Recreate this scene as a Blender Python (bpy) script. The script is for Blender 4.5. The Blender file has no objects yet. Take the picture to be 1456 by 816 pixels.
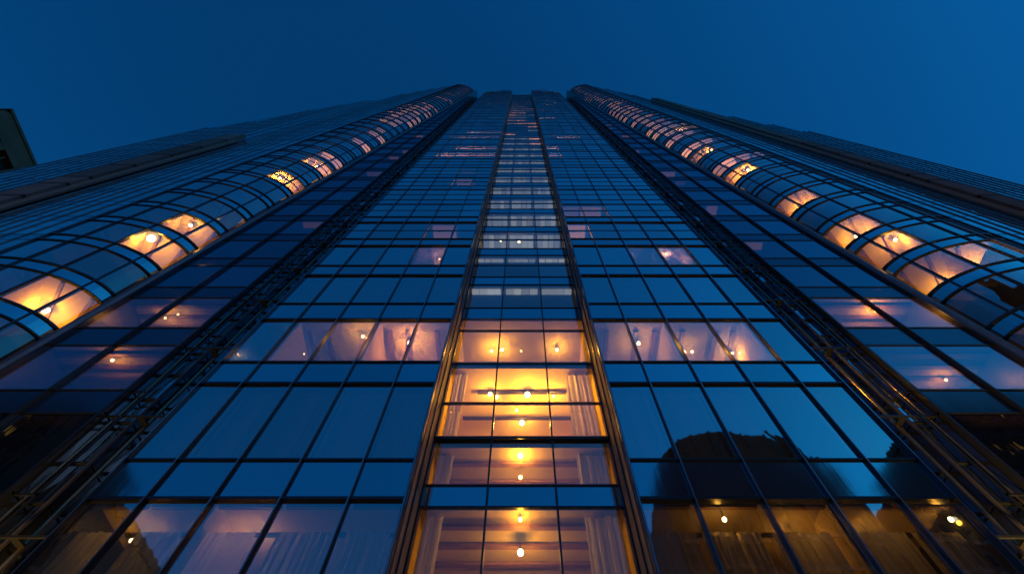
import bpy, bmesh, math, random
from mathutils import Vector, Matrix
random.seed(11)
R = math.radians
sc = bpy.context.scene
C = sc.collection

# ------------------------------------------------------------------ camera
P = R(64.0); SP, CP = math.sin(P), math.cos(P)
F = 676.6; X0, VP = 742.0, 78.0; ZC = 1.6
cd = bpy.data.cameras.new('camera'); cam = bpy.data.objects.new('camera', cd); C.objects.link(cam)
cam.location = (0, 0, ZC); cam.rotation_euler = (R(90) + P, 0, 0)
cd.sensor_width = 36; cd.lens = F / 1456 * 36; cd.shift_x = -14 / 1456
cd.clip_start = .05; cd.clip_end = 3000
sc.camera = cam

def zat(y, D):                       # world height of the point of plane Y=D seen on image row y
    return (F * D / ((y - VP) * SP) - D * CP) / SP + ZC
def ray(px, py):
    u, v = (px - X0) / F, (408 - py) / F
    return Vector((u, CP - SP * v, SP + CP * v))
def xs(slope, D): return slope * D / SP

# ------------------------------------------------------------------ materials
def mat(name):
    m = bpy.data.materials.new(name); m.use_nodes = True
    nt = m.node_tree; nt.nodes.clear()
    out = nt.nodes.new('ShaderNodeOutputMaterial')
    return m, nt, out
def N(nt, t, **kw):
    n = nt.nodes.new('ShaderNode' + t)
    for k, v in kw.items(): setattr(n, k, v)
    return n
def L(nt, a, b): nt.links.new(a, b)
def rnd_node(nt):
    oi = N(nt, 'ObjectInfo'); g = N(nt, 'NewGeometry')
    a = N(nt, 'Math', operation='ADD'); L(nt, oi.outputs['Random'], a.inputs[0]); L(nt, g.outputs['Random Per Island'], a.inputs[1])
    f = N(nt, 'Math', operation='FRACT'); L(nt, a.outputs[0], f.inputs[0])
    return f.outputs[0]
def wavy(nt, scale, strength):
    tc = N(nt, 'TexCoord'); no = N(nt, 'TexNoise'); no.inputs['Scale'].default_value = scale; no.inputs['Detail'].default_value = 3
    mp = N(nt, 'Mapping'); mp.inputs['Scale'].default_value = (1.6, 1.6, .35)
    L(nt, tc.outputs['Object'], mp.inputs[0]); L(nt, mp.outputs[0], no.inputs['Vector'])
    b = N(nt, 'Bump'); b.inputs['Strength'].default_value = strength; b.inputs['Distance'].default_value = .05
    L(nt, no.outputs['Fac'], b.inputs['Height'])
    return b.outputs[0]

def glass_mat(name, lo=.45, hi=.98, tint=(.88, .84, .78), refl=(1, 1, 1), wob=.06, vary=.22):
    m, nt, out = mat(name)
    tr = N(nt, 'BsdfTransparent'); tr.inputs[0].default_value = (*tint, 1)
    gl = N(nt, 'BsdfGlossy'); gl.inputs['Roughness'].default_value = .02
    nrm = wavy(nt, .9, wob); L(nt, nrm, gl.inputs['Normal'])
    r = rnd_node(nt)
    cr = N(nt, 'MixRGB'); cr.inputs[1].default_value = (refl[0] * (1 - vary), refl[1] * (1 - vary), refl[2] * (1 - vary), 1)
    cr.inputs[2].default_value = (*refl, 1); L(nt, r, cr.inputs[0]); L(nt, cr.outputs[0], gl.inputs[0])
    lw = N(nt, 'LayerWeight'); lw.inputs[0].default_value = .5
    mr = N(nt, 'MapRange'); mr.inputs[1].default_value = .12; mr.inputs[2].default_value = .75
    mr.inputs[3].default_value = lo; mr.inputs[4].default_value = hi
    L(nt, lw.outputs['Facing'], mr.inputs[0])
    ge = N(nt, 'NewGeometry'); iv = N(nt, 'Math', operation='SUBTRACT'); iv.inputs[0].default_value = 1; L(nt, ge.outputs['Backfacing'], iv.inputs[1])
    mu = N(nt, 'Math', operation='MULTIPLY'); L(nt, mr.outputs[0], mu.inputs[0]); L(nt, iv.outputs[0], mu.inputs[1])
    mx = N(nt, 'MixShader'); L(nt, mu.outputs[0], mx.inputs[0]); L(nt, tr.outputs[0], mx.inputs[1]); L(nt, gl.outputs[0], mx.inputs[2])
    L(nt, mx.outputs[0], out.inputs[0])
    return m
def panel_mat(name, base, refl, lo=.55, hi=.95, rough=.08, wob=.05):
    m, nt, out = mat(name)
    d = N(nt, 'BsdfDiffuse'); d.inputs[0].default_value = (*base, 1)
    gl = N(nt, 'BsdfGlossy'); gl.inputs['Roughness'].default_value = rough
    L(nt, wavy(nt, 1.2, wob), gl.inputs['Normal'])
    r = rnd_node(nt)
    cr = N(nt, 'MixRGB'); cr.inputs[1].default_value = (refl[0] * .75, refl[1] * .8, refl[2] * .8, 1); cr.inputs[2].default_value = (*refl, 1)
    L(nt, r, cr.inputs[0]); L(nt, cr.outputs[0], gl.inputs[0])
    lw = N(nt, 'LayerWeight'); lw.inputs[0].default_value = .5
    mr = N(nt, 'MapRange'); mr.inputs[1].default_value = .12; mr.inputs[2].default_value = .75
    mr.inputs[3].default_value = lo; mr.inputs[4].default_value = hi
    L(nt, lw.outputs['Facing'], mr.inputs[0])
    mx = N(nt, 'MixShader'); L(nt, mr.outputs[0], mx.inputs[0]); L(nt, d.outputs[0], mx.inputs[1]); L(nt, gl.outputs[0], mx.inputs[2])
    L(nt, mx.outputs[0], out.inputs[0])
    return m
def pbr(name, col, rough=.6, metal=0., noise=0., nscale=4., bump=0., spec=.5, trans=0., each=0.):
    m, nt, out = mat(name)
    b = N(nt, 'BsdfPrincipled'); b.inputs['Roughness'].default_value = rough; b.inputs['Metallic'].default_value = metal
    b.inputs['Specular IOR Level'].default_value = spec
    b.inputs['Base Color'].default_value = (*col, 1)
    if noise:
        tc = N(nt, 'TexCoord'); no = N(nt, 'TexNoise'); no.inputs['Scale'].default_value = nscale; no.inputs['Detail'].default_value = 6
        L(nt, tc.outputs['Object'], no.inputs['Vector'])
        mx = N(nt, 'MixRGB'); mx.inputs[1].default_value = tuple(c * (1 - noise) for c in col) + (1,); mx.inputs[2].default_value = tuple(min(1, c * (1 + noise)) for c in col) + (1,)
        L(nt, no.outputs['Fac'], mx.inputs[0]); L(nt, mx.outputs[0], b.inputs['Base Color'])
        if each:
            hs = N(nt, 'HueSaturation'); mr = N(nt, 'MapRange'); mr.inputs[3].default_value = 1 - each; mr.inputs[4].default_value = 1 + each * .4
            L(nt, rnd_node(nt), mr.inputs[0]); L(nt, mr.outputs[0], hs.inputs['Value']); L(nt, mx.outputs[0], hs.inputs['Color']); L(nt, hs.outputs[0], b.inputs['Base Color'])
        if bump:
            bp = N(nt, 'Bump'); bp.inputs['Strength'].default_value = bump; bp.inputs['Distance'].default_value = .02
            L(nt, no.outputs['Fac'], bp.inputs['Height']); L(nt, bp.outputs[0], b.inputs['Normal'])
    if trans:
        t = N(nt, 'BsdfTranslucent'); t.inputs[0].default_value = (*col, 1)
        ms = N(nt, 'MixShader'); ms.inputs[0].default_value = trans
        L(nt, b.outputs[0], ms.inputs[1]); L(nt, t.outputs[0], ms.inputs[2]); L(nt, ms.outputs[0], out.inputs[0])
    else: L(nt, b.outputs[0], out.inputs[0])
    return m
def glow(name, col, s, sample=True, vary=0.):
    m, nt, out = mat(name)
    e = N(nt, 'Emission'); e.inputs[0].default_value = (*col, 1); e.inputs[1].default_value = s
    if vary:
        mr = N(nt, 'MapRange'); mr.inputs[3].default_value = s * (1 - vary); mr.inputs[4].default_value = s
        L(nt, rnd_node(nt), mr.inputs[0]); L(nt, mr.outputs[0], e.inputs[1])
    L(nt, e.outputs[0], out.inputs[0])
    if not sample: m.cycles.emission_sampling = 'NONE'
    return m

AMBER = (1, .46, .03)
M = dict(
    glass=glass_mat('window_glass'),
    bay_glass=glass_mat('bay_glass', lo=.10, hi=.76, tint=(.9, .85, .75), refl=(.8, 1., 1.)),
    curve_glass=glass_mat('curved_glass', lo=.16, hi=.88, tint=(.9, .85, .75), refl=(.9, 1, 1), wob=.07),
    side_glass=glass_mat('smoked_glass', lo=.06, hi=.82, tint=(.62, .56, .48), refl=(.45, .56, .68), wob=.12),
    spandrel=panel_mat('blue_spandrel', (.008, .035, .13), (.7, .95, 1)),
    dark_panel=panel_mat('dark_panel', (.012, .013, .017), (.4, .45, .55), lo=.12, hi=.6, rough=.2, wob=.15),
    cheek=panel_mat('cheek_glass', (.01, .012, .018), (.75, .9, 1), lo=.35, hi=.92, rough=.05, wob=.25),
    frame=pbr('dark_frame_metal', (.05, .056, .07), .27, .75, .25, 3),
    rail=pbr('weathered_rail_metal', (.16, .15, .17), .38, .7, .35, 2.5),
    cap=pbr('edge_highlight_metal', (.45, .47, .52), .22, .9, .25, 6),  # bright tone imitating the light catching the mullion edges
    crown=panel_mat('rose_crown_panel', (.30, .16, .17), (.8, .85, 1), lo=.3, hi=.55, rough=.2),
    jamb=pbr('satin_jamb_metal', (.20, .19, .23), .6, 0, .3, 3, 0, .12),
    pipe=pbr('bronze_pipe', (.30, .22, .13), .22, .9, .35, 5),
    concrete=pbr('brown_concrete', (.17, .125, .12), .85, 0, .45, .9, .5, each=.45),
    old_concrete=pbr('stained_brown_concrete', (.30, .085, .05), .9, 0, .45, .35, .5),
    dark_concrete=pbr('grey_brown_concrete', (.16, .135, .13), .9, 0, .3, 3, .4),  # mottled grey-brown concrete of the rib flashing and floor ledges
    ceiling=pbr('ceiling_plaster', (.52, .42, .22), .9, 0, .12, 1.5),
    slab=pbr('floor_slab_edge', (.30, .28, .27), .9, 0, .15, 2),
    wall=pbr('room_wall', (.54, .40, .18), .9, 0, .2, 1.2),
    wood=pbr('timber_beam', (.22, .12, .07), .6, 0, .35, 5),
    curtain=pbr('sheer_curtain', (.78, .75, .74), .9, 0, .2, 2, 0, .2, .45),
    core=pbr('dark_core', (.015, .016, .02), .8),
    fixture=pbr('lamp_fixture', (.05, .045, .04), .4, .6),
    bulb=glow('amber_bulb', (1, .66, .22), 14, False),
    hotbulb=glow('white_hot_bulb', (1, .80, .45), 20, False),
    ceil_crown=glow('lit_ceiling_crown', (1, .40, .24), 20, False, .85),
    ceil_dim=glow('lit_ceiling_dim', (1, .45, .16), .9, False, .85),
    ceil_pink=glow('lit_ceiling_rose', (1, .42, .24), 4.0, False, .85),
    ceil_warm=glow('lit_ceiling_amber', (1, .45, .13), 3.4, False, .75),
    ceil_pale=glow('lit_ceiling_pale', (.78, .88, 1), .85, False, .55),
    asphalt=pbr('asphalt', (.05, .05, .05), .9, 0, .3, 2, .3),
    paving=pbr('stone_paving', (.25, .24, .22), .8, 0, .2, 1, .3),
    litwin=glow('far_lit_window', (1, .5, .08), .4, False, .8),
    oldglass=panel_mat('far_dark_window', (.01, .01, .012), (.2, .2, .22), lo=.02, hi=.2),
    facade_dark=pbr('dark_stone', (.06, .05, .045), .9, 0, .3, .5),
)

# ------------------------------------------------------------------ mesh builder
class MB:
    def __init__(s): s.v, s.f, s.sm = [], [], []
    def face(s, idx, sm=False): s.f.append(idx); s.sm.append(sm)
    def box(s, x0, x1, y0, y1, z0, z1):
        if x0 > x1: x0, x1 = x1, x0
        s.hexa([(x0, y0, z0), (x1, y0, z0), (x1, y1, z0), (x0, y1, z0)], [(x0, y0, z1), (x1, y0, z1), (x1, y1, z1), (x0, y1, z1)])
        return s
    def hexa(s, lo, hi):
        n = len(lo); b = len(s.v); s.v += [tuple(p) for p in lo] + [tuple(p) for p in hi]
        s.face(list(range(b + n - 1, b - 1, -1))); s.face(list(range(b + n, b + 2 * n)))
        for i in range(n):
            j = (i + 1) % n; s.face([b + i, b + j, b + n + j, b + n + i])
        return s
    def quadbox(s, q, t):           # q: four corners, thickened by t along the normal away from the viewer
        q = [Vector(p) for p in q]
        n = (q[1] - q[0]).cross(q[3] - q[0]).normalized()
        c = sum(q, Vector()) / 4
        if n.dot(c - Vector((0, 0, c.z))) < 0: n = -n
        s.hexa(q, [p + n * t for p in q]); return s
    def tube(s, pts, r, n=8, cap=True):
        pts = [Vector(p) for p in pts]; rings = []
        for i, p in enumerate(pts):
            d = (pts[min(i + 1, len(pts) - 1)] - pts[max(i - 1, 0)]).normalized()
            a = d.orthogonal().normalized() if abs(d.z) < .99 else Vector((1, 0, 0)); bb = d.cross(a)
            rr = r[i] if isinstance(r, (list, tuple)) else r
            rings.append(len(s.v)); s.v += [tuple(p + (a * math.cos(2 * math.pi * k / n) + bb * math.sin(2 * math.pi * k / n)) * rr) for k in range(n)]
        for a, b in zip(rings, rings[1:]):
            for k in range(n): s.face([a + k, a + (k + 1) % n, b + (k + 1) % n, b + k], True)
        if cap:
            s.face([rings[0] + k for k in range(n)][::-1]); s.face([rings[-1] + k for k in range(n)])
        return s
    def ball(s, c, r, sq=1., n=12, m=8):
        b = len(s.v)
        for i in range(m + 1):
            th = math.pi * i / m
            for k in range(n):
                s.v.append((c[0] + r * math.sin(th) * math.cos(2 * math.pi * k / n), c[1] + r * math.sin(th) * math.sin(2 * math.pi * k / n), c[2] + r * sq * math.cos(th)))
        for i in range(m):
            for k in range(n): s.face([b + i * n + k, b + (i + 1) * n + k, b + (i + 1) * n + (k + 1) % n, b + i * n + (k + 1) % n], True)
        return s
    def build(s, name, m, parent=None, off=None):
        if not s.f: return None
        me = bpy.data.meshes.new(name)
        o0 = Vector(off) if off is not None else Vector()
        me.from_pydata([tuple(Vector(p) - o0) for p in s.v], [], s.f)
        me.polygons.foreach_set('use_smooth', s.sm)
        bm = bmesh.new(); bm.from_mesh(me)
        if name == 'curved_window' or name == 'curved_spandrel': bmesh.ops.remove_doubles(bm, verts=bm.verts, dist=1e-4)
        bmesh.ops.recalc_face_normals(bm, faces=bm.faces); bm.to_mesh(me); bm.free()
        for mm in (m if isinstance(m, (list, tuple)) else [m]): me.materials.append(mm)
        me.update()
        o = bpy.data.objects.new(name, me); C.objects.link(o)
        if parent is not None: o.parent = parent
        if off is not None: o.location = o0
        return o

def thing(name, label, cat, loc=(0, 0, 0), group=None):
    o = bpy.data.objects.new(name, None); C.objects.link(o); o.location = loc; o.empty_display_size = .2
    o['label'] = label; o['category'] = cat
    if group: o['group'] = group
    return o
def tag(o, label, cat, group=None):
    o['label'] = label; o['category'] = cat
    if group: o['group'] = group
    return o
def stuff(o):
    if o is not None: o['kind'] = 'stuff'
    return o

B = thing('skyscraper', 'giant dark blue glass skyscraper with two rounded corner bays and a lit central bay', 'skyscraper')

class Pool:                          # the largest hundred of a part as parts, the rest as one
    def __init__(s, name, m, most=100): s.name, s.m, s.most, s.items = name, m, most, []
    def add(s, mb, key, after=None): s.items.append((key, mb, after))
    def flush(s):
        s.items.sort(key=lambda t: t[0])
        for key, mb, after in s.items[:s.most]:
            o = mb.build(s.name, s.m, B)
            if after: after(o)
        rest = MB()
        for key, mb, after in s.items[s.most:]:
            b = len(rest.v); rest.v += mb.v
            rest.f += [[i + b for i in f] for f in mb.f]; rest.sm += mb.sm
        stuff(rest.build(s.name, s.m, B))

# ------------------------------------------------------------------ levels of the main front
D1, D2, D3, DB, DW = 8.8, 9.9, 9.9, 10.4, 8.05      # front wings, side strips, central bay, foot of the rounded corner, outer wings
TOP = zat(130, D1)
spb = [zat(y, D1) for y in (710, 546, 455, 392, 350)]
spt = [zat(y, D1) for y in (654, 515, 432, 378, 340)]
spb = [spb[0] - 4.0] + spb; spt = [spt[0] - 4.0] + spt
while spb[-1] < TOP - 4:
    spb.append(spb[-1] + 3.78); spt.append(spb[-1] + 1.06)
NF = len(spb)
storeys = [(spt[i], spb[i + 1]) for i in range(NF - 1)]        # storey 0 is the lowest row in view
BASE = spb[0]

win = Pool('window', M['glass']); spn = Pool('spandrel_panel', M['spandrel']); trn = Pool('transom', M['frame'])
bay = Pool('bay_window', M['bay_glass']); bsp = Pool('bay_spandrel', M['spandrel'])
cur = Pool('curved_window', M['curve_glass']); csp = Pool('curved_spandrel', M['spandrel']); ctr = Pool('curved_transom', M['frame'])
sid = Pool('side_window', M['side_glass']); ssp = Pool('side_spandrel', M['dark_panel'])
chk = Pool('cheek_panel', M['cheek']); ckd = Pool('box_side_panel', M['dark_panel']); crl = Pool('cheek_rail', M['frame']); wng = Pool('wing_window', M['glass']); brk = Pool('bracket', M['frame']); slb = Pool('floor_slab', M['ceiling']); par = Pool('partition_wall', M['wall'])

def curtain_mb(x0, x1, y, z0, z1, amp=.05, per=.16):
    mb = MB(); n = max(6, int(abs(x1 - x0) / per * 6)); b = 0
    ph = random.random() * 6
    for i in range(n + 1):
        t = i / n; x = x0 + (x1 - x0) * t
        w = math.sin(abs(x - x0) / per * 2 * math.pi + ph + 1.2 * math.sin(t * 9 + ph)) * amp * (.6 + .4 * math.sin(t * 17 + ph))
        mb.v += [(x, y + w, z0), (x + .02 * math.sin(i), y + w * .8, z1)]
    for i in range(n): mb.face([2 * i, 2 * i + 2, 2 * i + 3, 2 * i + 1], True)
    return mb
def curtain_sub(x0, x1, y, z0, z1, **k):
    def f(o): curtain_mb(x0, x1, y, z0, z1, **k).build('curtain', M['curtain'], o)
    return f

cols = [.262, .388, .541, .694, .846, .975]
lum = {'t': MB(), 'q': MB(), 'p': MB(), 'w': MB(), 'c': MB()}
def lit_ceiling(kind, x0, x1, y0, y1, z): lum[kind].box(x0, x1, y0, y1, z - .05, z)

for s in (-1, 1):
    xsn = [xs(c, D1) for c in cols]
    tops = [TOP, TOP, TOP - .5, TOP - 2, TOP - 6]
    # glass and spandrels
    for k, (z0, z1) in enumerate(storeys):
        for i in range(5):
            if z1 > tops[i]: continue
            a, b = s * (xsn[i] + .03), s * (xsn[i + 1] - .03)
            after = None
            lo, hi = min(a, b), max(a, b)
            if k == 0: after = curtain_sub(lo + .02, lo + (hi - lo) * random.uniform(.7, 1), D1 + .4, z0 + .02, z1 - .50, amp=.05)
            elif k == 1 and not (s > 0 and i == 3): after = curtain_sub(lo + .02, hi - .02, D1 + .3, z0, z1 - .03, amp=.045)
            elif k == 3: after = curtain_sub(lo, lo + (hi - lo) * random.choice([1, 1, .6]), D1 + .3, z0, z1 - .03, amp=.045)
            elif k == 4 and i in (1, 2, 3): after = curtain_sub(lo, lo + (hi - lo) * .7, D1 + .3, z0, z1 - .1, amp=.05)
            q = [(a, D1 + random.uniform(0, .012), z0 + .02), (b, D1 + random.uniform(0, .012), z0 + .02), (b, D1 + random.uniform(0, .012), z1 - .02), (a, D1 + random.uniform(0, .012), z1 - .02)]
            win.add(MB().quadbox(q, .02), z0 + i * .01, after)
    for k in range(NF):
        for i in range(5):
            if spt[k] > tops[i] + .2: continue
            spn.add(MB().box(s * (xsn[i] + .03), s * (xsn[i + 1] - .03), D1, D1 + .06, spb[k] + .02, spt[k] - .02), spb[k] + i * .01)
        if 5 <= k < len(storeys):
            zm = (storeys[k][0] + storeys[k][1]) / 2; ni = max(i for i in range(5) if tops[i] > zm)
            trn.add(MB().box(s * (xsn[0] - .02), s * (xsn[ni + 1] + .02), D1 - .015, D1 + .08, zm - .02, zm + .02), zm + 8)
        ni = max(i for i in range(5) if tops[i] > spt[k] - .2) if spt[k] < TOP + .3 else 1
        for z, hgt, dep in ((spb[k], .075, .07 if k < 7 else .035), (spt[k], .055, .05 if k < 7 else .025)):
            trn.add(MB().box(s * (xsn[0] - .02), s * (xsn[ni + 1] + .02), D1 - dep, D1 + .10, z - hgt / 2, z + hgt / 2), z)
    for i, x in enumerate(xsn):
        w = .04 if 0 < i < 5 else .06
        tp = tops[min(i, 4)] if i == 0 else tops[i - 1]
        MB().box(s * (x - w / 2), s * (x + w / 2), D1 - .075, D1 + .12, 0, tp + .3).build('mullion', M['frame'], B)
        MB().box(s * (x - .013), s * (x + .013), D1 - .095, D1 - .077, 0, tp + .3).build('mullion_highlight', M['cap'], B)  # added bright strip standing in for the highlight along the mullion edge
    # structure behind the glass
    for k in range(NF):
        slb.add(MB().box(s * (xsn[0] + .05), s * (xsn[5] - .05), D1 + .13, D1 + 4.5, spb[k] + .1, spt[k] - .05), spb[k])
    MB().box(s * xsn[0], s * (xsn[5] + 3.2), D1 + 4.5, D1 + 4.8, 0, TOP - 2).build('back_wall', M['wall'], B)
    MB().box(s * (xsn[5] - .06), s * (xsn[5] - .01), D1 + .13, D1 + 4.5, 0, TOP - 4).build('side_wall', M['dark_panel'], B)
    MB().box(s * xsn[0], s * xsn[4], D1 + .1, D1 + 4.8, TOP + .05, TOP + .5).build('roof_slab', M['slab'], B)
    n = 12; xa, xb = xsn[0] + .05, xsn[3]
    pr = [(s * ((xa + xb) / 2 - (xb - xa) / 2 * math.cos(math.pi * q / n)), TOP + .52 + 6.5 * math.sin(math.pi * q / n) ** .6) for q in range(n + 1)]
    MB().hexa([(x, D1 + .02, z) for x, z in pr], [(x, D1 + 3, z) for x, z in pr]).build('rounded_crown', M['crown'], B)
    MB().box(s * (xsn[0] - .02), s * (xsn[5] + .02), D1 - .05, D1 + .3, 0, BASE - .06).build('base_wall', M['concrete'], B)
    # jamb of the recessed central bay: lining, outer trim, inner trim
    MB().box(s * (xsn[0] - .05), s * (xsn[0] - .02), D1 + .12, D3 + .3, 0, TOP).build('jamb', M['jamb'], B)
    MB().box(s * (xsn[0] - .10), s * (xsn[0] - .055), D3 - .10, D3 - .02, 0, TOP).build('jamb_trim', M['frame'], B)
    for yy in (D1 + .4,):
        MB().box(s * (xsn[0] - .09), s * (xsn[0] - .055), yy, yy + .05, 0, TOP).build('jamb_fin', M['frame'], B)

# room partitions in the lower storeys of the front wings
def partition(s, i, k):
    x = xs(cols[i], D1)
    par.add(MB().box(s * (x - .05), s * (x + .05), D1 + .14, D1 + 4.5, spt[k] - .05, spb[k + 1] + .1), spt[k])
for s in (-1, 1):
    for k in range(5):
        for i in ((1, 2, 3, 4) if k == 4 else (2, 4) if k == 2 else (3,)): partition(s, i, k)

# ------------------------------------------------------------------ central bay
bw = xs(.262, D1) - .07; third = xs(.0785, D3)
bx = [-bw, -third, third, bw]
hy = [721, 690, 625, 573, 517, 470, 454, 438, 405, 394]
hz = [zat(y, D3) for y in hy]
segs = [(hz[0] - 3.6, hz[0] - .0, 'w'), (hz[0], hz[1], 's'), (hz[1], hz[2], 'w'), (hz[2], hz[3], 'w'), (hz[3], hz[4], 'w'), (hz[4], hz[5], 'w'),
        (hz[5], hz[6], 'w'), (hz[6], hz[7], 's'), (hz[7], hz[8], 'w'), (hz[8], hz[9], 's')]
z = hz[9]
BTOP = zat(135, D3)
while z < BTOP - 3.9:
    segs += [(z, z + 1.45, 'w'), (z + 1.45, z + 2.85, 'w'), (z + 2.85, z + 3.85, 's')]; z += 3.85
bslabs = []
for (z0, z1, kd) in segs:
    for i in range(3):
        mb = MB().box(bx[i] + .03, bx[i + 1] - .03, D3, D3 + .02 if kd == 'w' else D3 + .05, z0 + .012, z1 - .012)
        after = None
        if kd == 'w' and z0 < 15:
            if i == 0: after = curtain_sub(bx[0] + .1, bx[0] + .55, D3 + .35, z0, z1, amp=.08, per=.13)
            if i == 2: after = curtain_sub(bx[3] - .95, bx[3] - .1, D3 + .35, z0, z1, amp=.08, per=.15)
        (bay if kd == 'w' else bsp).add(mb, z0, after)
    thick = abs(z0 - hz[2]) < .01
    hg = .10 if thick else .05
    trn.add(MB().box(bx[0] - .1, bx[3] + .1, D3 - (.10 if thick else .03), D3 + .07, z0 - hg / 2, z0 + hg / 2), z0 - 2)
    if kd == 's': bslabs.append((z0, z1))
bslabs += [(hz[2] - .25, hz[2] + .10), (hz[4] - .2, hz[4] + .25)]
for z0, z1 in bslabs:
    slb.add(MB().box(bx[0] - .2, bx[3] + .2, D3 + .08, D3 + 3.4, z0 + .02, z1 - .02), z0)
for x in bx:
    MB().box(x - .025, x + .025, D3 - .07, D3 + .09, 0, BTOP).build('bay_mullion', M['frame'], B)
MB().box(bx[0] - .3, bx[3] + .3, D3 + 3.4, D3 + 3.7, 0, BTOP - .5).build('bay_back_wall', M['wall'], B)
for s in (-1, 1):
    MB().box(s * (bw + .02), s * (bw + .16), D3 + .31, D3 + 3.4, 0, BTOP - .5).build('bay_side_wall', M['wall'], B)
MB().box(bx[0], bx[3], D3 + .02, D3 + 3.7, BTOP - .45, BTOP).build('roof_slab', M['slab'], B)
MB().box(bx[0] - .1, bx[3] + .1, D3 - .02, D3 + .2, 0, hz[0] - 3.65).build('base_wall', M['concrete'], B)
# ceiling joists seen through the lower bay glass
for z0 in (hz[2] - .27, hz[0] - .02):
    for j in range(4):
        y = D3 + .55 + j * .72
        MB().box(bx[0] + .1, bx[3] - .1, y, y + .14, z0 - .09, z0 - .004).build('ceiling_joist', M['wood'], B)

for s in (-1, 1):
    zc = spb[3] + .1
    for i in range(5):
        a, b = xs(cols[i], D1), xs(cols[i + 1], D1)
        for t in (.33, .78) if i % 2 else (.5,):
            x = a + (b - a) * t
            MB().box(s * (x - .09), s * (x + .09), D1 + .5, D1 + 4.4, zc - .07, zc - .004).build('ceiling_joist', M['wood'], B)
    zc = spb[1] + .1
    for i in range(5):
        a, b = xs(cols[i], D1), xs(cols[i + 1], D1)
        MB().box(s * (a + .06), s * (b - .06), D1 + .2, D1 + .3, zc - .12, zc - .004).build('pelmet', M['wood'], B)
        MB().box(s * (a + .3), s * (b - .3), D1 + 1.2, D1 + 1.32, zc - .05, zc - .003).build('ceiling_track', M['fixture'], B)
for (z0, x0, x1, y0) in ((hz[4] - .22, -1.6, 1.6, 1.0), (hz[4] - .22, -2.2, 2.2, 2.2), (hz[7] - .02, -2.3, 2.3, 1.1)):
    MB().box(x0, x1, D3 + y0, D3 + y0 + .12, z0 - .09, z0 - .003).build('ceiling_track', M['fixture'], B)
for x in (-1.9, -.4, 1.3):
    MB().box(x, x + .5, D3 + 3.3, D3 + 3.38, hz[2] + .3, hz[3] + 1.2).build('wall_panel', M['wood'], B)
# ------------------------------------------------------------------ flanking channel, side strip, rounded corner and outer wing
LEAN = .0316
CTOP = 158 + ZC
def lean(x, z): return x - LEAN * (z - ZC - 16.7)
XB = 18.8; AX, BY = 4.85, DB - DW
def arc(phi, z, s, inset=0., deep=0.):
    x = XB + AX - (AX - deep * 1.15 - inset) * math.cos(phi)
    y = DB + deep - (BY - inset * .6) * math.sin(phi)
    return Vector((s * lean(x, z), y, z))
cz = []
z = 16.6 + ZC - 2.95 * 5
while z < CTOP - 3:
    cz.append((z, z + 2.2)); z += 2.95
K0 = 5                                                # index of storey "k = 0"
wl = {-1: [2.66, 2.88, 3.06, 3.2], 1: [2.56, 2.74, 2.89, 3.0]}
rb = {-1: (3.38, 3.60), 1: (3.10, 3.24)}
ow = {-1: [3.68, 3.86, 4.05, 4.25, 4.45], 1: [3.34, 3.47, 3.6, 3.74, 3.88]}
rake = {-1: [(2.5, 160), (2.9, 146), (3.3, 122), (3.7, 100), (4.05, 84), (4.3, 66), (4.6, 56)],
        1: [(2.5, 160), (2.85, 140), (3.1, 116), (3.34, 92), (3.6, 74), (3.9, 58)]}
def rtop(s, sl):
    t = rake[s]
    for (a, h0), (b, h1) in zip(t, t[1:]):
        if sl <= b: return h0 + (h1 - h0) * (max(sl, a) - a) / (b - a)
    return t[-1][1]

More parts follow.
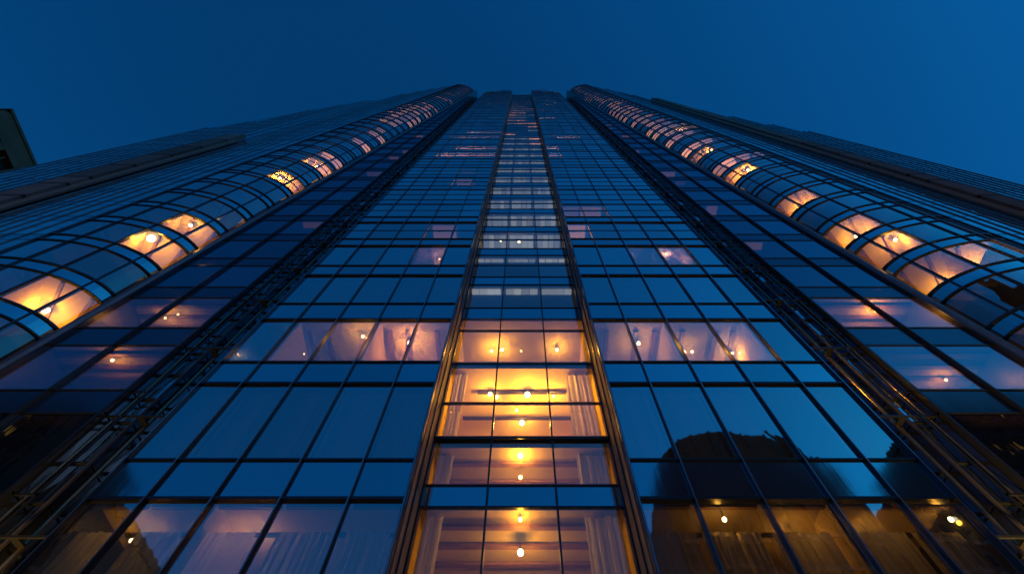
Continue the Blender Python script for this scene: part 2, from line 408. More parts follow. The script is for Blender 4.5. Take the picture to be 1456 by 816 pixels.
for s in (-1, 1):
    xe = xs(.975, D1)
    xi = 12.85
    xo = lambda z: lean(XB, z) - .95
    xm = lambda z: (xi + xo(z)) / 2
    # channel
    MB().box(s * (xe - .1), s * (xi + .3), 10.75, 10.9, 0, TOP - 3).build('channel_wall', M['core'], B)
    cx = [10.6, 11.35, 12.1, 12.76]
    for k in range(NF - 1):
        for (z0, z1) in ((spb[k] + .04, spt[k] - .04), (spt[k] + .04, spt[k] + 1.3), (spt[k] + 1.36, storeys[k][1] - .04)):
            for i in range(3):
                wv = random.uniform(-.02, .02); yy = 10.3 if i == 2 else 10.7
                chk.add(MB().quadbox([(s * (cx[i] + .03), yy + wv, z0), (s * (cx[i + 1] - .03), yy - wv, z0), (s * (cx[i + 1] - .03), yy + wv, z1), (s * (cx[i] + .03), yy, z1)], .03), z0 + i * .01)
            ckd.add(MB().quadbox([(s * (cx[2] + .01), 10.33, z0), (s * (cx[2] + .01), 10.66, z0), (s * (cx[2] + .01), 10.66, z1), (s * (cx[2] + .01), 10.33, z1)], .02), z0 + 3)
        for z in (spb[k], spt[k], spt[k] + 1.33): crl.add(MB().box(s * (xe + .3), s * (cx[2] - .04), 10.65, 10.74, z - .03, z + .03), z); crl.add(MB().box(s * cx[2], s * (xi - .08), 10.25, 10.4, z - .03, z + .03), z + .5)
    MB().box(s * (cx[1] - .03), s * (cx[1] + .03), 10.62, 10.74, 0, TOP - 3).build('channel_mullion', M['rail'], B)
    MB().box(s * (cx[2] - .03), s * (cx[2] + .03), 10.24, 10.32, 0, TOP - 3).build('channel_mullion', M['rail'], B)
    MB().box(s * (cx[2] + .04), s * (xi + .1), 10.36, 10.74, 0, TOP - 3).build('channel_box', M['core'], B)
    STOP = TOP - 2
    for (x, y, r) in ((10.85, 10.45, .06), (11.75, 10.42, .07), (12.62, 10.1, .04)):
        pts = [(s * (x + .03 * math.sin(i * 1.7 + x * 5)), y + .03 * math.cos(i * 2.3 + x), i * STOP / 28) for i in range(29)]
        MB().tube(pts, r, 8).build('riser_pipe', M['pipe'], B)
    for k in range(NF - 1):
        z = spb[k]
        mb = MB()
        mb.box(s * (xe + .04), s * (xi - .02), 10.0, 10.06, z - .03, z + .03)
        mb.box(s * (xi - .62), s * (xi - .56), 9.95, 9.99, z, storeys[k][1] - .1)
        mb.box(s * (xi - .62), s * (xi - .06), 9.95, 9.99, spt[k] - .03, spt[k] + .03)
        for x in (10.85, 11.75): mb.box(s * (x - .1), s * (x + .1), 10.06, 10.36, z - .03, z + .03)
        brk.add(mb, z)
    # cheek of the side strip, facing the channel
    MB().box(s * (xi - .02), s * (xi - .005), D2 + .02, 10.74, 0, STOP).build('cheek_backing', M['core'], B)
    for k in range(NF - 1):
        if storeys[k][1] > STOP: break
        for (z0, z1) in ((spb[k] + .04, spt[k] - .04), (spt[k] + .04, storeys[k][1] - .04)):
            ckd.add(MB().quadbox([(s * (xi - .06), D2 + .1, z0), (s * (xi - .06), 10.6, z0), (s * (xi - .06), 10.6, z1), (s * (xi - .06), D2 + .1, z1)], .03), z0)
    # side strip
    for k in range(NF):
        za, zb = spb[k], spt[k]
        if zb > STOP: break
        fs = [lambda z: xi, xm, xo]
        for j in range(2):
            A, Bf = fs[j], fs[j + 1]
            def q(z0, z1): return [(s * (A(z0) + .03), D2, z0), (s * (Bf(z0) - .03), D2, z0), (s * (Bf(z1) - .03), D2, z1), (s * (A(z1) + .03), D2, z1)]
            ssp.add(MB().quadbox(q(za + .02, zb - .02), .05), za)
            if k < len(storeys) and storeys[k][1] < STOP: sid.add(MB().quadbox(q(zb + .02, storeys[k][1] - .02), .02), zb)
        for zz, h_ in ((za, .07), (zb, .05)):
            trn.add(MB().box(s * (xi - .04), s * (xo(zz) + .02), D2 - .035, D2 + .06, zz - h_ / 2, zz + h_ / 2), zz + 1)
        slb.add(MB().quadbox([(s * (xi + .05), D2 + .1, za + .05), (s * (xo(za) + .3), D2 + .1, za + .05), (s * (xo(za) + .3), D2 + .1, zb - .05), (s * (xi + .05), D2 + .1, zb - .05)], 3), za + 20)
    for f, w in ((lambda z: xi, .08), (xm, .06), (xo, .08)):
        MB().hexa([(s * (f(0) - w / 2), D2 - .14, 0), (s * (f(0) + w / 2), D2 - .14, 0), (s * (f(0) + w / 2), D2 + .09, 0), (s * (f(0) - w / 2), D2 + .09, 0)],
                  [(s * (f(STOP) - w / 2), D2 - .14, STOP), (s * (f(STOP) + w / 2), D2 - .14, STOP), (s * (f(STOP) + w / 2), D2 + .09, STOP), (s * (f(STOP) - w / 2), D2 + .09, STOP)]).build('side_mullion', M['frame'], B)
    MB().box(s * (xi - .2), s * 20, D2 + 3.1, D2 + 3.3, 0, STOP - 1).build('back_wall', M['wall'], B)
    for k in (3, 4):
        zc = spb[k] + .05
        for j in range(5):
            y = D2 + .35 + j * .55
            MB().box(s * (xi + .15), s * (xo(zc) - .05), y, y + .16, zc - .12, zc - .004).build('ceiling_joist', M['wood'], B)
    # gutter ledge between side strip and rounded corner
    def prism(pl, name, m, z0=0, z1=CTOP):
        MB().hexa([(s * lean(x, z0), y, z0) for x, y in pl], [(s * lean(x, z1), y, z1) for x, y in pl]).build(name, m, B)
    prism([(XB - .95, D2 - .02), (XB - .80, D2 - .22), (XB - .60, D2 - .22), (XB - .55, D2 + .2), (XB - .5, 12.9), (XB - .95, 12.9)], 'ledge', M['rail'], 0, CTOP - 3)
    prism([(XB - .48, D2 + .12), (XB - .25, D2 + .02), (XB - .08, D2 + .15), (XB - .04, DB + .2), (XB - .48, DB + .4)], 'ledge', M['jamb'], 0, CTOP - 1)
    # rounded corner
    PH = [R(a) for a in (0, 30, 52, 72, 90)]
    for k, (z0, z1) in enumerate(cz):
        zs1 = z1 + .75
        for j in range(4):
            for (a, b, pool, th) in ((z0 + .02, z1 - .02, cur, .02), (z1 + .02, zs1 - .02, csp, .05)):
                mb = MB(); n = 5
                e = .012 / 1.5
                for q in range(n):
                    p0 = PH[j] + e + (PH[j + 1] - PH[j] - 2 * e) * q / n; p1 = PH[j] + e + (PH[j + 1] - PH[j] - 2 * e) * (q + 1) / n
                    c0, c1, c2, c3 = arc(p0, a, s), arc(p1, a, s), arc(p1, b, s), arc(p0, b, s)
                    bi = len(mb.v)
                    mb.v += [tuple(c0), tuple(c1), tuple(c2), tuple(c3)]
                    d0, d1, d2, d3 = arc(p0, a, s, th), arc(p1, a, s, th), arc(p1, b, s, th), arc(p0, b, s, th)
                    mb.v += [tuple(d0), tuple(d1), tuple(d2), tuple(d3)]
                    mb.face([bi, bi + 1, bi + 2, bi + 3]); mb.face([bi + 7, bi + 6, bi + 5, bi + 4])
                    mb.face([bi, bi + 4, bi + 5, bi + 1]); mb.face([bi + 3, bi + 2, bi + 6, bi + 7])
                    if q == 0: mb.face([bi, bi + 3, bi + 7, bi + 4])
                    if q == n - 1: mb.face([bi + 1, bi + 5, bi + 6, bi + 2])
                pool.add(mb, abs(z0 - 14) + j * .01)
        for zz, h_ in ((z0, .09), (z1, .07)) + (((z0 + 1.15, .04),) if k > K0 + 6 else ()):
            mb = MB()
            for q in range(24):
                p0, p1 = PH[0] + (PH[4] - PH[0]) * q / 24, PH[0] + (PH[4] - PH[0]) * (q + 1) / 24
                lo = [arc(p0, zz - h_ / 2, s, -.09 if h_ > .05 else -.02), arc(p1, zz - h_ / 2, s, -.09 if h_ > .05 else -.02), arc(p1, zz - h_ / 2, s, .09), arc(p0, zz - h_ / 2, s, .09)]
                hi = [v + Vector((0, 0, h_)) for v in lo]
                mb.hexa(lo, hi)
            ctr.add(mb, abs(z0 - 14))
        # storey floor
        op = [arc(R(90 * q / 12), z1 + .03, s, .12) for q in range(13)]; ip = [arc(R(90 * q / 12), z1 + .03, s, 0, 2.6) for q in range(12, -1, -1)]
        lo = op + ip; hi = [v + Vector((0, 0, .66)) for v in lo]
        if s > 0: lo, hi = lo, hi
        slb.add(MB().hexa(lo, hi), z1 - 10)
    for j in range(5):
        p = PH[j]
        for_z = (2, CTOP - 2)
        def sec(z):
            c = arc(p, z, s); t = Vector((s * math.sin(p), -math.cos(p) * .6, 0)).normalized(); nn = Vector((-s * math.cos(p) * .4, -math.sin(p) - .3, 0)).normalized()
            return [c - t * .03 + nn * .07, c + t * .03 + nn * .07, c + t * .03 - nn * .1, c - t * .03 - nn * .1]
        MB().hexa(sec(0), sec(CTOP - 2)).build('curved_mullion', M['frame'], B)
    mb = MB()
    for q in range(12):
        p0, p1 = R(90 * q / 12), R(90 * (q + 1) / 12)
        mb.quadbox([arc(p0, 0, s, 0, 2.6), arc(p1, 0, s, 0, 2.6), arc(p1, CTOP - 2, s, 0, 2.6), arc(p0, CTOP - 2, s, 0, 2.6)], .2)
    mb.build('core_wall', M['wall'], B)
    mb = MB()
    op = [arc(R(90 * q / 12), CTOP - 1.9, s, .1) for q in range(13)]; ip = [arc(R(90 * q / 12), CTOP - 1.9, s, 0, 2.6) for q in range(12, -1, -1)]
    mb.hexa(op + ip, [v + Vector((0, 0, .4)) for v in op + ip]); mb.build('roof_slab', M['slab'], B)
    for p in (0, 52, 90):
        def rad(z): return [arc(R(p), z, s, .13), arc(R(p), z, s, 0, 2.55)]
        a, b = rad(0), rad(CTOP - 2)
        t = Vector((0, .05, 0)) if p == 0 else Vector((s * .05, 0, 0))
        MB().hexa([a[0] - t, a[1] - t, a[1] + t, a[0] + t], [b[0] - t, b[1] - t, b[1] + t, b[0] + t]).build('dividing_wall', M['wall'], B)
    # outer wing
    X = [XB + AX + .06] + [xs(c, DW) for c in wl[s]] + [xs(rb[s][0], DW)]
    Xo = [xs(c, DW) for c in ow[s]]
    cells = [(X[i], X[i + 1], rtop(s, X[i + 1] * SP / DW)) for i in range(5)] + [(Xo[i], Xo[i + 1], rtop(s, Xo[i + 1] * SP / DW)) for i in range(4)]
    cells.insert(5, (xs(rb[s][0], DW), Xo[0], rtop(s, Xo[0] * SP / DW)))
    prev = None
    for i, (a, b, top) in enumerate(cells):
        zt = 0
        for k, (z0, z1) in enumerate(cz):
            if z1 + .75 > top + ZC: break
            zt = z1 + .75
            for (p0, p1, pool) in ((z0, z1, wng), (z1, z1 + .75, csp)):
                if z0 < 6 and s * a > 0 and False: continue
                qd = [(s * (lean(a, p0) + .03), DW, p0 + .02), (s * (lean(b, p0) - .03), DW, p0 + .02), (s * (lean(b, p1) - .03), DW, p1 - .02), (s * (lean(a, p1) + .03), DW, p1 - .02)]
                (pool if pool is wng else csp).add(MB().quadbox(qd, .03), (z0 if pool is wng else z0 + 200) if z0 > 14 else z0 + 400)
            ctr.add(MB().box(s * lean(a, z0), s * lean(b, z0), DW - .01, DW + .06, z0 - .03, z0 + .03).box(s * lean(a, z1), s * lean(b, z1), DW - .008, DW + .05, z1 - .022, z1 + .022).box(s * lean(a, z0), s * lean(b, z0), DW - .004, DW + .05, z0 + 1.085, z0 + 1.11), z0 + 300)
        for x, w in ((a, .045), (b, .045), ((a + b) / 2, .025)):
            MB().hexa([(s * (lean(x, 0) - w), DW - .05, 0), (s * (lean(x, 0) + w), DW - .05, 0), (s * (lean(x, 0) + w), DW + .1, 0), (s * (lean(x, 0) - w), DW + .1, 0)],
                      [(s * (lean(x, zt) - w), DW - .05, zt), (s * (lean(x, zt) + w), DW - .05, zt), (s * (lean(x, zt) + w), DW + .1, zt), (s * (lean(x, zt) - w), DW + .1, zt)]).build('wing_mullion', M['rail'], B) if x != a or i == 0 else None
        MB().hexa([(s * lean(a, 0), DW + .5, 0), (s * lean(b, 0), DW + .5, 0), (s * lean(b, 0), DW + 9, 0), (s * lean(a, 0), DW + 9, 0)],
                  [(s * lean(a, zt), DW + .5, zt), (s * lean(b, zt), DW + .5, zt), (s * lean(b, zt), DW + 9, zt), (s * lean(a, zt), DW + 9, zt)]).build('wing_core', M['core'], B)
        up = prev - zt if prev else 1.
        MB().hexa([(s * lean(a, zt), DW, zt + .01), (s * lean(b, zt), DW, zt + .01), (s * lean(a, zt + up), DW, zt + up)][::int(s)],
                  [(s * lean(a, zt), DW + 9, zt + .01), (s * lean(b, zt), DW + 9, zt + .01), (s * lean(a, zt + up), DW + 9, zt + up)][::int(s)]).build('sloped_parapet', M['spandrel'], B)
        prev = zt
    # concrete rib built of blocks
    r0, r1 = xs(rb[s][0], DW), xs(rb[s][1], DW)
    z = 8.; rt = (zat(197, DW - .4) if s < 0 else rtop(s, 3.2) - 6); ib = 0
    while z < rt:
        hgt = random.choice([1.8, 3.6, 4.0, 3.0, 3.8])
        mb = MB().hexa([(s * lean(x, z), y, z) for x, y in ((r0 + .0, DW - .5), (r1, DW - .5), (r1, DW - .12), (r0 + .0, DW - .12))],
                       [(s * lean(x, z + hgt - .3), y, z + hgt - .3) for x, y in ((r0, DW - .5), (r1, DW - .5), (r1, DW - .12), (r0, DW - .12))])
        mb.build('concrete_block', M['concrete'], B); z += hgt
    zz = rt
    MB().hexa([(s * lean(x, 0), y, 0) for x, y in ((r0 + .04, DW - .485), (r1 - .04, DW - .485), (r1 - .04, DW - .1), (r0 + .04, DW - .1))],
              [(s * lean(x, zz - 1), y, zz - 1) for x, y in ((r0 + .04, DW - .485), (r1 - .04, DW - .485), (r1 - .04, DW - .1), (r0 + .04, DW - .1))]).build('rib_backing', M['core'], B)
    prism([(r0 - .45, DW - .22), (r0 - .04, DW - .32), (r0 - .04, DW - .09), (r0 - .45, DW - .09)], 'rib_flashing', M['dark_concrete'], 0, zz)

# ------------------------------------------------------------------ lit ceilings of upper rooms
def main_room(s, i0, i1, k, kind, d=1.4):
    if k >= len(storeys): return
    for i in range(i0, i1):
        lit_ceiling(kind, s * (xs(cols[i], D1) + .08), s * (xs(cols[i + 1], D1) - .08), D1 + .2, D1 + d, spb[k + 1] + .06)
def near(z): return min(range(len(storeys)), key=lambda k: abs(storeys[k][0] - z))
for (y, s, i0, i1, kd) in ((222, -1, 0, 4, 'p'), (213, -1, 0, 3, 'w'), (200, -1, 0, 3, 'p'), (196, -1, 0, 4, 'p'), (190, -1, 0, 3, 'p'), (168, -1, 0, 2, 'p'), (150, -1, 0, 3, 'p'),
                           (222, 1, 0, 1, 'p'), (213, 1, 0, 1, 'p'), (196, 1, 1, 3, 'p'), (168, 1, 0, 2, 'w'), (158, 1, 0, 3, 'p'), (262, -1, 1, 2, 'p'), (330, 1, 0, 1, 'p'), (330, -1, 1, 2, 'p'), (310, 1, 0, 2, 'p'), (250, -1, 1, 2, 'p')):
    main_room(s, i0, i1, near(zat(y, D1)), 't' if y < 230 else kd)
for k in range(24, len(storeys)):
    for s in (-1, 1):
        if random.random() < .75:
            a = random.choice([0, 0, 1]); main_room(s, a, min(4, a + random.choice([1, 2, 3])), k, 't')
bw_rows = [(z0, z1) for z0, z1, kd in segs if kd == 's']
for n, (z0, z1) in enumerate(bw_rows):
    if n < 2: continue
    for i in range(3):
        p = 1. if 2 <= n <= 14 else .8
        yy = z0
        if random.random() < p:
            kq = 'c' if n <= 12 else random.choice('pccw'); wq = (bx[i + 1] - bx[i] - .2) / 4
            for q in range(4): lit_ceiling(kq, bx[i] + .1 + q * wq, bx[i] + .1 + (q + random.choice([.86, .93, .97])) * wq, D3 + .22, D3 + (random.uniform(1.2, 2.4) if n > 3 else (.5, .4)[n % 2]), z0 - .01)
def curve_room(s, k, j0, j1, kd, d=.55):
    if K0 + k >= len(cz): return
    z = cz[K0 + k][1] - .02
    for j in range(j0, j1):
        pj = (0, 30, 52, 72, 90); a0, a1 = R(pj[j] + 2), R(pj[j + 1] - 2)
        lo = [arc(a0, z, s, .15), arc((a0 + a1) / 2, z, s, .15), arc(a1, z, s, .15), arc(a1, z, s, .15 + d), arc((a0 + a1) / 2, z, s, .15 + d), arc(a0, z, s, .15 + d)]
        lum[kd].hexa(lo, [v + Vector((0, 0, .04)) for v in lo])
for s, lst in ((-1, ((10, 0, 2, 'p'), (13, 0, 2, 'p'), (15, 0, 2, 'p'), (16, 1, 2, 'w'), (18, 1, 3, 'w'), (19, 1, 3, 'w'), (21, 1, 2, 'p'), (24, 2, 3, 'p'))),
               (1, ((12, 1, 3, 'p'), (14, 0, 3, 'p'), (16, 0, 3, 'w'), (17, 0, 3, 'w'), (18, 1, 3, 'p'), (20, 0, 3, 'p'), (22, 0, 3, 'w'), (23, 0, 3, 'w'), (25, 0, 3, 'w')))):
    for k, j0, j1, kd in lst: curve_room(s, k, j0, j1, kd, random.choice([.7, 1.2, 1.7]))
    for k in range(9, 48):
        if random.random() < (.62 if s > 0 or k > 18 else .3): curve_room(s, k, random.choice([0, 1]), random.choice([2, 3, 4]), random.choice('ppw'), random.choice([.5, 1., 1.6]))
# faint lit rooms behind the side strips higher up
for s in (-1, 1):
    for k in range(5, 20):
        if random.random() < (.35 if s < 0 else .6):
            z = spb[k + 1] + .04
            a = random.uniform(12.9, 14); lit_ceiling('q', s * a, s * (a + random.uniform(.6, 1.8)), D2 + .15, D2 + random.uniform(.4, 1), z)
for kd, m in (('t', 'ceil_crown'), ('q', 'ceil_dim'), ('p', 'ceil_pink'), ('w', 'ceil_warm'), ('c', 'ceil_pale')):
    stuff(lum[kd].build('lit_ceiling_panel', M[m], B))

for p in (chk, ckd, crl, win, spn, trn, bay, bsp, cur, csp, ctr, sid, ssp, wng, brk, slb, par): p.flush()

# ------------------------------------------------------------------ lamps
PW = 6.4
def point(loc, w, col=AMBER, r=.08, parent=None):
    ld = bpy.data.lights.new('lamp_light', 'POINT'); ld.energy = w * PW; ld.color = col; ld.shadow_soft_size = r
    o = bpy.data.objects.new('lamp_light', ld); C.objects.link(o)
    if parent is not None: o.parent = parent
    o.location = loc
    return o
def place(px, py, zc, D, deep=3.0, drop=.3):
    d = ray(px, py); t = (zc - drop - ZC) / d.z
    if d.y * t < D + .3: t = (D + .3) / d.y
    if d.y * t > D + deep: t = (D + deep) / d.y
    return Vector((0, 0, ZC)) + d * t
def lamp(kind, label, p, zc, r, w, group, hot=False, col=AMBER):
    o = thing(kind, label, 'lamp', p, group)
    MB().ball((0, 0, 0), r, 1.15).build('bulb', M['hotbulb' if hot else 'bulb'], o)
    MB().tube([(0, 0, r * 1.05), (0, 0, r * 1.9)], [r * .55, r * .4], 8).build('lamp_holder', M['fixture'], o)
    up = zc - p.z
    if up > r * 2.2: MB().tube([(0, 0, r * 1.9), (0, 0, up)], .008, 5).build('cord', M['fixture'], o)
    if w: point((0, 0, -r * 1.6), w, col, .06, o)
    return o
cb = 'amber lamps behind the central bay glass'
ceilA, ceilB, ceilC, ceilD = hz[0] - .18, hz[2] - .43, hz[4] - .2, hz[6]
for (px, py, zc, r, w, lab, hot) in (
    (740, 785, ceilA, .075, 14, 'bright amber pendant bulb behind the middle bay pane nearest the bottom edge', True),
    (740, 738, ceilA, .05, 6, 'smaller amber bulb just above the brightest bottom lamp in the middle bay pane', False),
    (740, 678, ceilB, .055, 7, 'lower of two amber bulbs in the middle pane directly under the thick bay transom', False),
    (740, 648, ceilB, .07, 15, 'upper of two amber bulbs in the middle pane directly under the thick bay transom', True),
    (742, 601, ceilC, .09, 26, 'teardrop amber bulb low in the brightest golden storey, just above the thick bay transom', True),
    (735, 583, ceilC, .055, 0, 'small bulb just above the teardrop bulb in the brightest golden storey', False),
    (750, 561, ceilC, .10, 58, 'largest blazing lamp at centre of the brightest golden bay storey', True),
    (697, 560, ceilC, .07, 26, 'glowing bulb left of the left bay mullion in the brightest golden storey', True),
    (706, 564, ceilC, .065, 0, 'glowing bulb right of the left bay mullion in the brightest golden storey', True),
    (787, 563, ceilC, .05, 26, 'glowing bulb beside the right bay mullion in the brightest golden storey', False),
    (618, 612, ceilC, .05, 15, 'small bulb at the left jamb corner above the thick bay transom', True),
    (868, 606, ceilC, .04, 15, 'small bulb at the right jamb corner above the thick bay transom', True),
    (699, 499, ceilD, .055, 16, 'small lamp left of the left bay mullion in the storey above the golden one', True),
    (714, 497, ceilD, .06, 14, 'small lamp right of the left bay mullion in the storey above the golden one', True),
    (741, 499, ceilD, .035, 0, 'faint lamp centred in the middle pane in the storey above the golden one', False),
    (792, 497, ceilD, .06, 16, 'lone lamp in the right pane in the storey above the golden one', True),
    ):
    lamp('pendant_lamp', lab, place(px, py, zc, D3, 2.9, .22), zc, r, w, cb, hot)
for (px, py, lab) in ((753, 330, 'small pale lamp on the right of the middle pane high in the bay strip'), (712, 342, 'small pale lamp left of the middle pane high in the bay strip'),
                     (738, 344, 'small pale lamp in the middle pane just below the highest bay lamp'), (684, 339, 'small pale lamp by the left jamb high in the bay strip')):
    d = ray(px, py); p = Vector((0, 0, ZC)) + d * ((D3 + .55) / d.y)
    zc = min([z0 for z0, z1 in bslabs if z0 > p.z + .1])
    lamp('pendant_lamp', lab, p, zc, .075, 3, cb, True, (1, .7, .3))
gl = 'lamps behind the left front windows'; gr = 'lamps behind the right front windows'
c0, c2, c4 = spb[1] + .1, spb[3] + .1, spb[5] + .1
for (px, py, zc, r, w, lab, g, col) in (
    (430, 503, c2, .075, 38, 'starry amber lamp in second window from left of the lit left row', gl, AMBER),
    (516, 478, c2, .06, 26, 'left one of two close lamps by a mullion in the lit left row', gl, AMBER),
    (523, 481, c2, .06, 0, 'right one of two close lamps by a mullion in the lit left row', gl, AMBER),
    (582, 487, c2, .07, 42, 'orange glowing lamp in the lit row left of bay, nearest the central bay', gl, (1, .4, .1)),
    (166, 806, c0, .05, 4, 'small lamp near the bottom edge among curtains at the left', gl, AMBER),
    (187, 768, c0, .045, 4, 'left of two candle lamps in the bottom left curtained window', gl, AMBER),
    (218, 770, c0, .045, 0, 'right of two candle lamps in the bottom left curtained window', gl, AMBER),
    (353, 771, c0, .05, 5, 'lone candle lamp behind dark curtains in the bottom row left of bay', gl, (1, .45, .25)),
    (908, 488, c2, .07, 20, 'lamp in the second window of the lit row right of bay', gr, AMBER),
    (973, 500, c2, .055, 14, 'left lamp of the pair in third window of the lit right row', gr, AMBER),
    (984, 500, c2, .055, 0, 'right lamp of the pair in third window of the lit right row', gr, AMBER),
    (1041, 502, c2, .055, 22, 'left lamp of the pair in fourth window of the lit right row', gr, AMBER),
    (1053, 502, c2, .055, 0, 'right lamp of the pair in fourth window of the lit right row', gr, AMBER),
    (1105, 500, c2, .075, 30, 'starry lamp in the outermost window of the lit row right of bay', gr, AMBER),
    (1030, 738, c0, .05, 2.2, 'bottom row lamp nearest the bay behind the right front windows', gr, AMBER),
    (1130, 762, c0, .05, 2.75, 'bottom row lamp between two dark mullions right of bay', gr, AMBER),
    (1241, 766, c0, .05, 2.2, 'bottom row candle lamp left of the outermost window at right', gr, AMBER),
    (1352, 738, c0, .05, 2.75, 'upper of two lamps in the outermost bottom window at right', gr, AMBER),
    (1366, 755, c0, .045, 0, 'lower of two lamps in the outermost bottom window at right', gr, AMBER),
    (945, 365, c4, .05, 34, 'lamp glowing peach in the dim pink row high right of bay', gr, (1, .42, .2)),
    (890, 368, c4, .04, 10, 'faint lamp nearest the bay in the dim pink row high right of bay', gr, (1, .40, .32)),
    (625, 368, c4, .04, 14, 'faint lamp in the dim pink row high left of bay', gl, (1, .40, .32)),
    ):
    lamp('ceiling_lamp', lab, place(px, py, zc, D1, 3.8, .3), zc, r, w, g, True, col)

def curve_lamp(px, py, s, r, w, lab, bar=False, drop=.28, under=None):
    d = ray(px, py); k = None; t = 8.
    while t < 250:
        p = Vector((0, 0, ZC)) + d * t
        x = abs(p.x) + LEAN * (p.z - ZC - 16.7); c = (XB + AX - x) / AX
        if 0 < c < 1 and p.y > DB - BY * math.sqrt(1 - c * c) + .02 or c <= 0 and p.y > DW: break
        t += .05
    k = min(range(len(cz)), key=lambda q: abs((cz[q][0] + cz[q][1]) / 2 - p.z))
    zc = cz[k][1] + .03
    if t > 34 or (zc - drop - p.z) > 0 and d.y * (zc - drop - p.z) / d.z > 1.6:
        p = Vector((p.x + s * .25, p.y + .45, zc - drop))
    else:
        p = p + d * ((zc - drop - p.z) / d.z) if p.z < zc - drop - .25 * d.z else Vector((p.x + s * .2, p.y + .4, zc - drop))
    if t > 34: w *= 1.5
    zt = zc
    g = 'lamps inside the rounded corner bays'
    if bar:
        o = thing('strip_light', lab, 'lamp', p, g)
        MB().tube([(-.75 * s, .25, -.0), (0, 0, 0), (.75 * s, -.1, .0)], .11, 10).build('tube', M['hotbulb'], o)
        MB().box(-.7, .7, -.04, .04, .13, max(.2, zt - p.z - .02)).build('lamp_holder', M['fixture'], o)
        point((0, .1, -.3), w, AMBER, .2, o)
    else: lamp('ceiling_lamp', lab, p, zc, r, w, g, True)
    return k
used = {-1: set(), 1: set()}
for (px, py, s, r, w, lab, bar) in (
    (65, 441, -1, .14, 42, 'bright lamp in the lowest lit room of the left rounded bay', False),
    (215, 339, -1, .2, 55, 'blazing lamp in the second lit room up the left rounded bay', False),
    (272, 312, -1, .1, 34, 'lamp washing an amber streak just above the blazing lamp in the left rounded bay', False),
    (350, 317, -1, .07, 8, 'tiny lamp at the inner foot of the left rounded bay', False),
    (392, 250, -1, .1, 80, 'lamp lighting an amber arc halfway up the left rounded bay', False),
    (448, 233, -1, .1, 80, 'lamp of the topmost bright amber arc in the left rounded bay', False),
    (1388, 386, 1, .2, 70, 'blazing white strip light in the lowest lit room of the right rounded bay', True),
    (1349, 407, 1, .15, 18, 'white globe lamp beside the strip light in the right rounded bay', False),
    (1271, 331, 1, .09, 36, 'small yellow bulb in the second lit room up the right rounded bay', False),
    (1219, 336, 1, .15, 34, 'flame shaped lamp at inner foot of the right rounded bay', False),
    (1142, 296, 1, .08, 40, 'small lamp in the third lit room up the right rounded bay', False),
    (1072, 240, 1, .13, 120, 'lamp lighting the strong amber arc halfway up the right rounded bay', False),
    (1008, 207, 1, .1, 90, 'lamp of a narrow amber arc above the strong one in the right rounded bay', False),
    (968, 185, 1, .1, 90, 'lamp of the topmost bright amber arc in the right rounded bay', False)):
    used[s].add(curve_lamp(px, py, s, r, w, lab, bar))
print('curve rooms', used)
for s in (-1, 1):
    for k in used[s]:
        z = cz[k][1] + .02
        for a in (16, 41, 62, 81):
            p, q = arc(R(a), z, s, .2), arc(R(a), z, s, 0, 2.4)
            t = Vector((-(q - p).y, (q - p).x, 0)).normalized() * .07
            lo = [p - t, q - t, q + t, p + t]
            MB().hexa([v - Vector((0, 0, .07)) for v in lo], lo).build('ceiling_rib', M['wood'], B)
# side strip lamps
for (px, py, k, s, lab, r, w) in ((235, 452, 3, -1, 'left lamp in the lit window between left channel and rounded bay', .05, 15), (253, 447, 3, -1, 'right lamp in the lit window between left channel and rounded bay', .05, 8),
                               (160, 512, 2, -1, 'dim lamp in the smoky window below the lit one at far left', .06, 13),
                               (1245, 442, 3, 1, 'lamp in the golden window between right channel and rounded bay', .06, 60), (1345, 540, 2, 1, 'dim lamp in the smoky window below the golden one at far right', .05, 14)):
    zc = spb[k + 1] + .05
    lamp('ceiling_lamp', lab, place(px, py, zc, D2, 2.6, .25), zc, r, w, 'lamps behind the side strip windows', True)

# ------------------------------------------------------------------ neighbour seen at the left edge
nb = thing('concrete_tower', 'brown concrete tower top with dark deep openings at left edge', 'building', (-120, 11.7, 0))
x1, x0, ya, yb, ht = 0, -15, 0, 26, zat(157, 11.7)
MB().box(x0, x1 - 1.6, ya + 1.5, yb, 0, ht - .5).build('core', M['core'], nb)
mb = MB(); mb.hexa([(x0, ya, ht - 5), (x1 - .8, ya, ht - 5), (x1, ya + .8, ht - 5), (x1, yb, ht - 5), (x0, yb, ht - 5)], [(x0, ya, ht), (x1 - .8, ya, ht), (x1, ya + .8, ht), (x1, yb, ht), (x0, yb, ht)])
mb.build('parapet', M['old_concrete'], nb)
MB().box(x0 - .3, x1 + .25, ya - .3, yb, ht + .004, ht + .7).build('coping', M['old_concrete'], nb)
for j in range(4):
    y = ya + 1.0 + j * 6.2
    MB().box(x1 - 1.6, x1 - .05, y - .9, y + .9, 0, ht - 5.004).build('pier', M['old_concrete'], nb)
    MB().box(x1 - 1.2, x1 - .7, y + 2.5, y + 2.8, 0, ht - 5.004).build('fin', M['old_concrete'], nb)
for j in range(8):
    z = ht - 5 - 9 * (j + 1)
    MB().box(x1 - 1.55, x1 - .3, ya + .4, yb, z, z + 1.2).build('spandrel_beam', M['old_concrete'], nb)

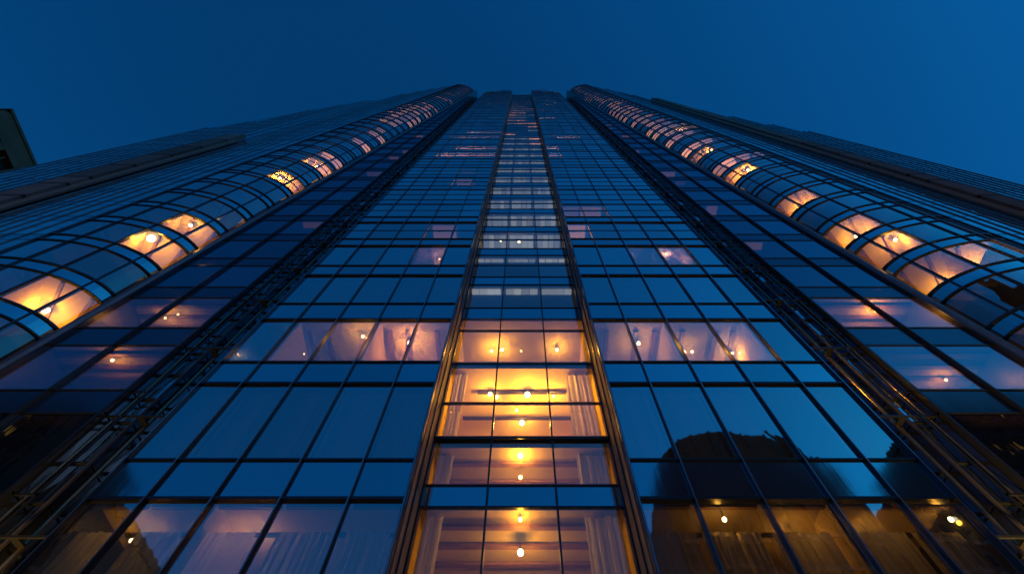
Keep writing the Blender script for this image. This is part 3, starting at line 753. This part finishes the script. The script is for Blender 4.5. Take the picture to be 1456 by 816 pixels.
# ------------------------------------------------------------------ the street behind the camera, mirrored in the glass
g = MB(); g.box(-900, 900, -900, 900, -.5, 0); g = g.build('ground', M['asphalt']); g['kind'] = 'structure'
g = MB(); g.box(-46, 46, -7, 9.9, .004, .12); g = g.build('pavement', M['paving']); g['kind'] = 'structure'
def block(name, label, x0, x1, y1, h, dome, lit, fl=3.6, dep=22):
    o = thing(name, label, 'building', ((x0 + x1) / 2, y1, 0))
    w = (x1 - x0) / 2
    MB().box(-w, w, -dep, -.25, 0, h).build('wall', M['facade_dark'], o)
    if dome:
        n = 14; pr = [(-w * math.cos(math.pi * i / n), h + dome * math.sin(math.pi * i / n) ** .8) for i in range(n + 1)]
        mb = MB(); mb.hexa([(x, -.1, z) for x, z in pr], [(x, -dep, z) for x, z in pr]); mb.build('vaulted_roof', M['facade_dark'], o)
        for i in range(1, n):
            mb = MB(); mb.box(pr[i][0] - .15, pr[i][0] + .15, -.08, .25, h, pr[i][1] - .1); mb.build('roof_rib', M['facade_dark'], o)
    else: MB().box(-w - .4, w + .4, -dep - .4, .2, h + .004, h + 1.2).build('cornice', M['facade_dark'], o)
    n = int(2 * w / 2.3); dk, lt = MB(), MB()
    for k in range(int(h / fl)):
        for i in range(n):
            xa = -w + .8 + i * (2 * w - 1.2) / n
            (lt if random.random() < lit else dk).box(xa, xa + .8, -.24, -.1, k * fl + 1.4, k * fl + 2.6)
    stuff(dk.build('window', M['oldglass'], o)); stuff(lt.build('lit_window', M['litwin'], o))
    for k in range(1, int(h / fl)):
        MB().box(-w + .1, w - .1, -.2, .06, k * fl + .25, k * fl + .6).build('floor_ledge', M['dark_concrete'], o)
    for i in range(n + 1):
        xa = -w + .35 + i * (2 * w - 1.2) / n
        MB().box(xa - .2, xa + .2, -.23, .1, 0, h - .05).build('pier', M['facade_dark'], o)
block('vaulted_building', 'dark vaulted building mirrored in the lower windows right of the bay', 17, 40, -30, 43, 10, .10)
block('round_roofed_block', 'smaller dark round roofed block mirrored at far lower right', 44, 60, -30, 40, 6, .10)
block('corner_block', 'dark stepped block mirrored in the lowest left window', -66, -50, -30, 42, 0, .06)
block('tall_block', 'tall dark flat roofed block mirrored in the smoky side windows at right', 64, 98, -30, 62, 0, .10)
block('tall_block', 'tall dark flat roofed block mirrored in the smoky side windows at far left', -100, -70, -30, 62, 0, .10)
def street_lamp(x, y, label, w):
    o = thing('street_lamp', label, 'street lamp', (x, y, .12), 'amber street lamps at the foot of the tower')
    MB().tube([(0, 0, 0), (0, 0, .5), (0, 0, 4.6)], [.11, .07, .045], 10).build('pole', M['fixture'], o)
    MB().tube([(0, 0, 4.6), (0, 0, 4.75), (0, 0, 4.85)], [.05, .16, .05], 10).build('collar', M['fixture'], o)
    MB().ball((0, 0, 5.06), .24, 1.0).build('globe', M['bulb'], o)
    point((0, 0, 5.5), w, (1, .55, .12), .2, o)
for x, y, w, l in ((-11.4, 9.0, 180, 'amber globe street lamp at the foot of the left pipe channel'), (11.4, 9.0, 420, 'amber globe street lamp at the foot of the right pipe channel'),
                   (-31, -16, 420, 'amber globe street lamp standing out in front of the left outer wing'), (31, -16, 420, 'amber globe street lamp standing out in front of the right outer wing')):
    street_lamp(x, y, l, w)

# ------------------------------------------------------------------ sky and sun
w = bpy.data.worlds.new('World'); sc.world = w; w.use_nodes = True
nt = w.node_tree; nt.nodes.clear()
out = nt.nodes.new('ShaderNodeOutputWorld'); bg = nt.nodes.new('ShaderNodeBackground')
sky = nt.nodes.new('ShaderNodeTexSky'); sky.sky_type = 'NISHITA'; sky.sun_disc = False
SUN_EL, SUN_AZ = R(30), R(128)
sky.sun_elevation = SUN_EL; sky.sun_rotation = SUN_AZ; sky.air_density = 1.0; sky.ozone_density = 4.0; sky.dust_density = .3
mul = nt.nodes.new('ShaderNodeMixRGB'); mul.blend_type = 'MULTIPLY'; mul.inputs[0].default_value = 1; mul.inputs[2].default_value = (.025, .60, 1.04, 1)
nt.links.new(sky.outputs[0], mul.inputs[1]); nt.links.new(mul.outputs[0], bg.inputs[0]); nt.links.new(bg.outputs[0], out.inputs[0])
bg.inputs[1].default_value = .078
sd = bpy.data.lights.new('sun', 'SUN'); sd.energy = .02; sd.angle = R(8); sd.color = (1, .8, .65)
so = bpy.data.objects.new('sun', sd); C.objects.link(so)
dirv = Vector((math.sin(SUN_AZ) * math.cos(SUN_EL), math.cos(SUN_AZ) * math.cos(SUN_EL), math.sin(SUN_EL)))
so.rotation_euler = dirv.to_track_quat('Z', 'Y').to_euler()
so.location = (60, -20, 60)

sc.render.engine = 'CYCLES'
sc.cycles.use_denoising = True; sc.cycles.use_adaptive_sampling = False
sc.cycles.max_bounces = 8; sc.cycles.transparent_max_bounces = 12; sc.cycles.glossy_bounces = 4; sc.cycles.diffuse_bounces = 3
sc.cycles.sample_clamp_indirect = 4; sc.cycles.caustics_reflective = False; sc.cycles.caustics_refractive = False
vs = sc.view_settings; vs.view_transform = 'Standard'; vs.look = 'None'; vs.exposure = 0; vs.gamma = 1; vs.use_curve_mapping = False
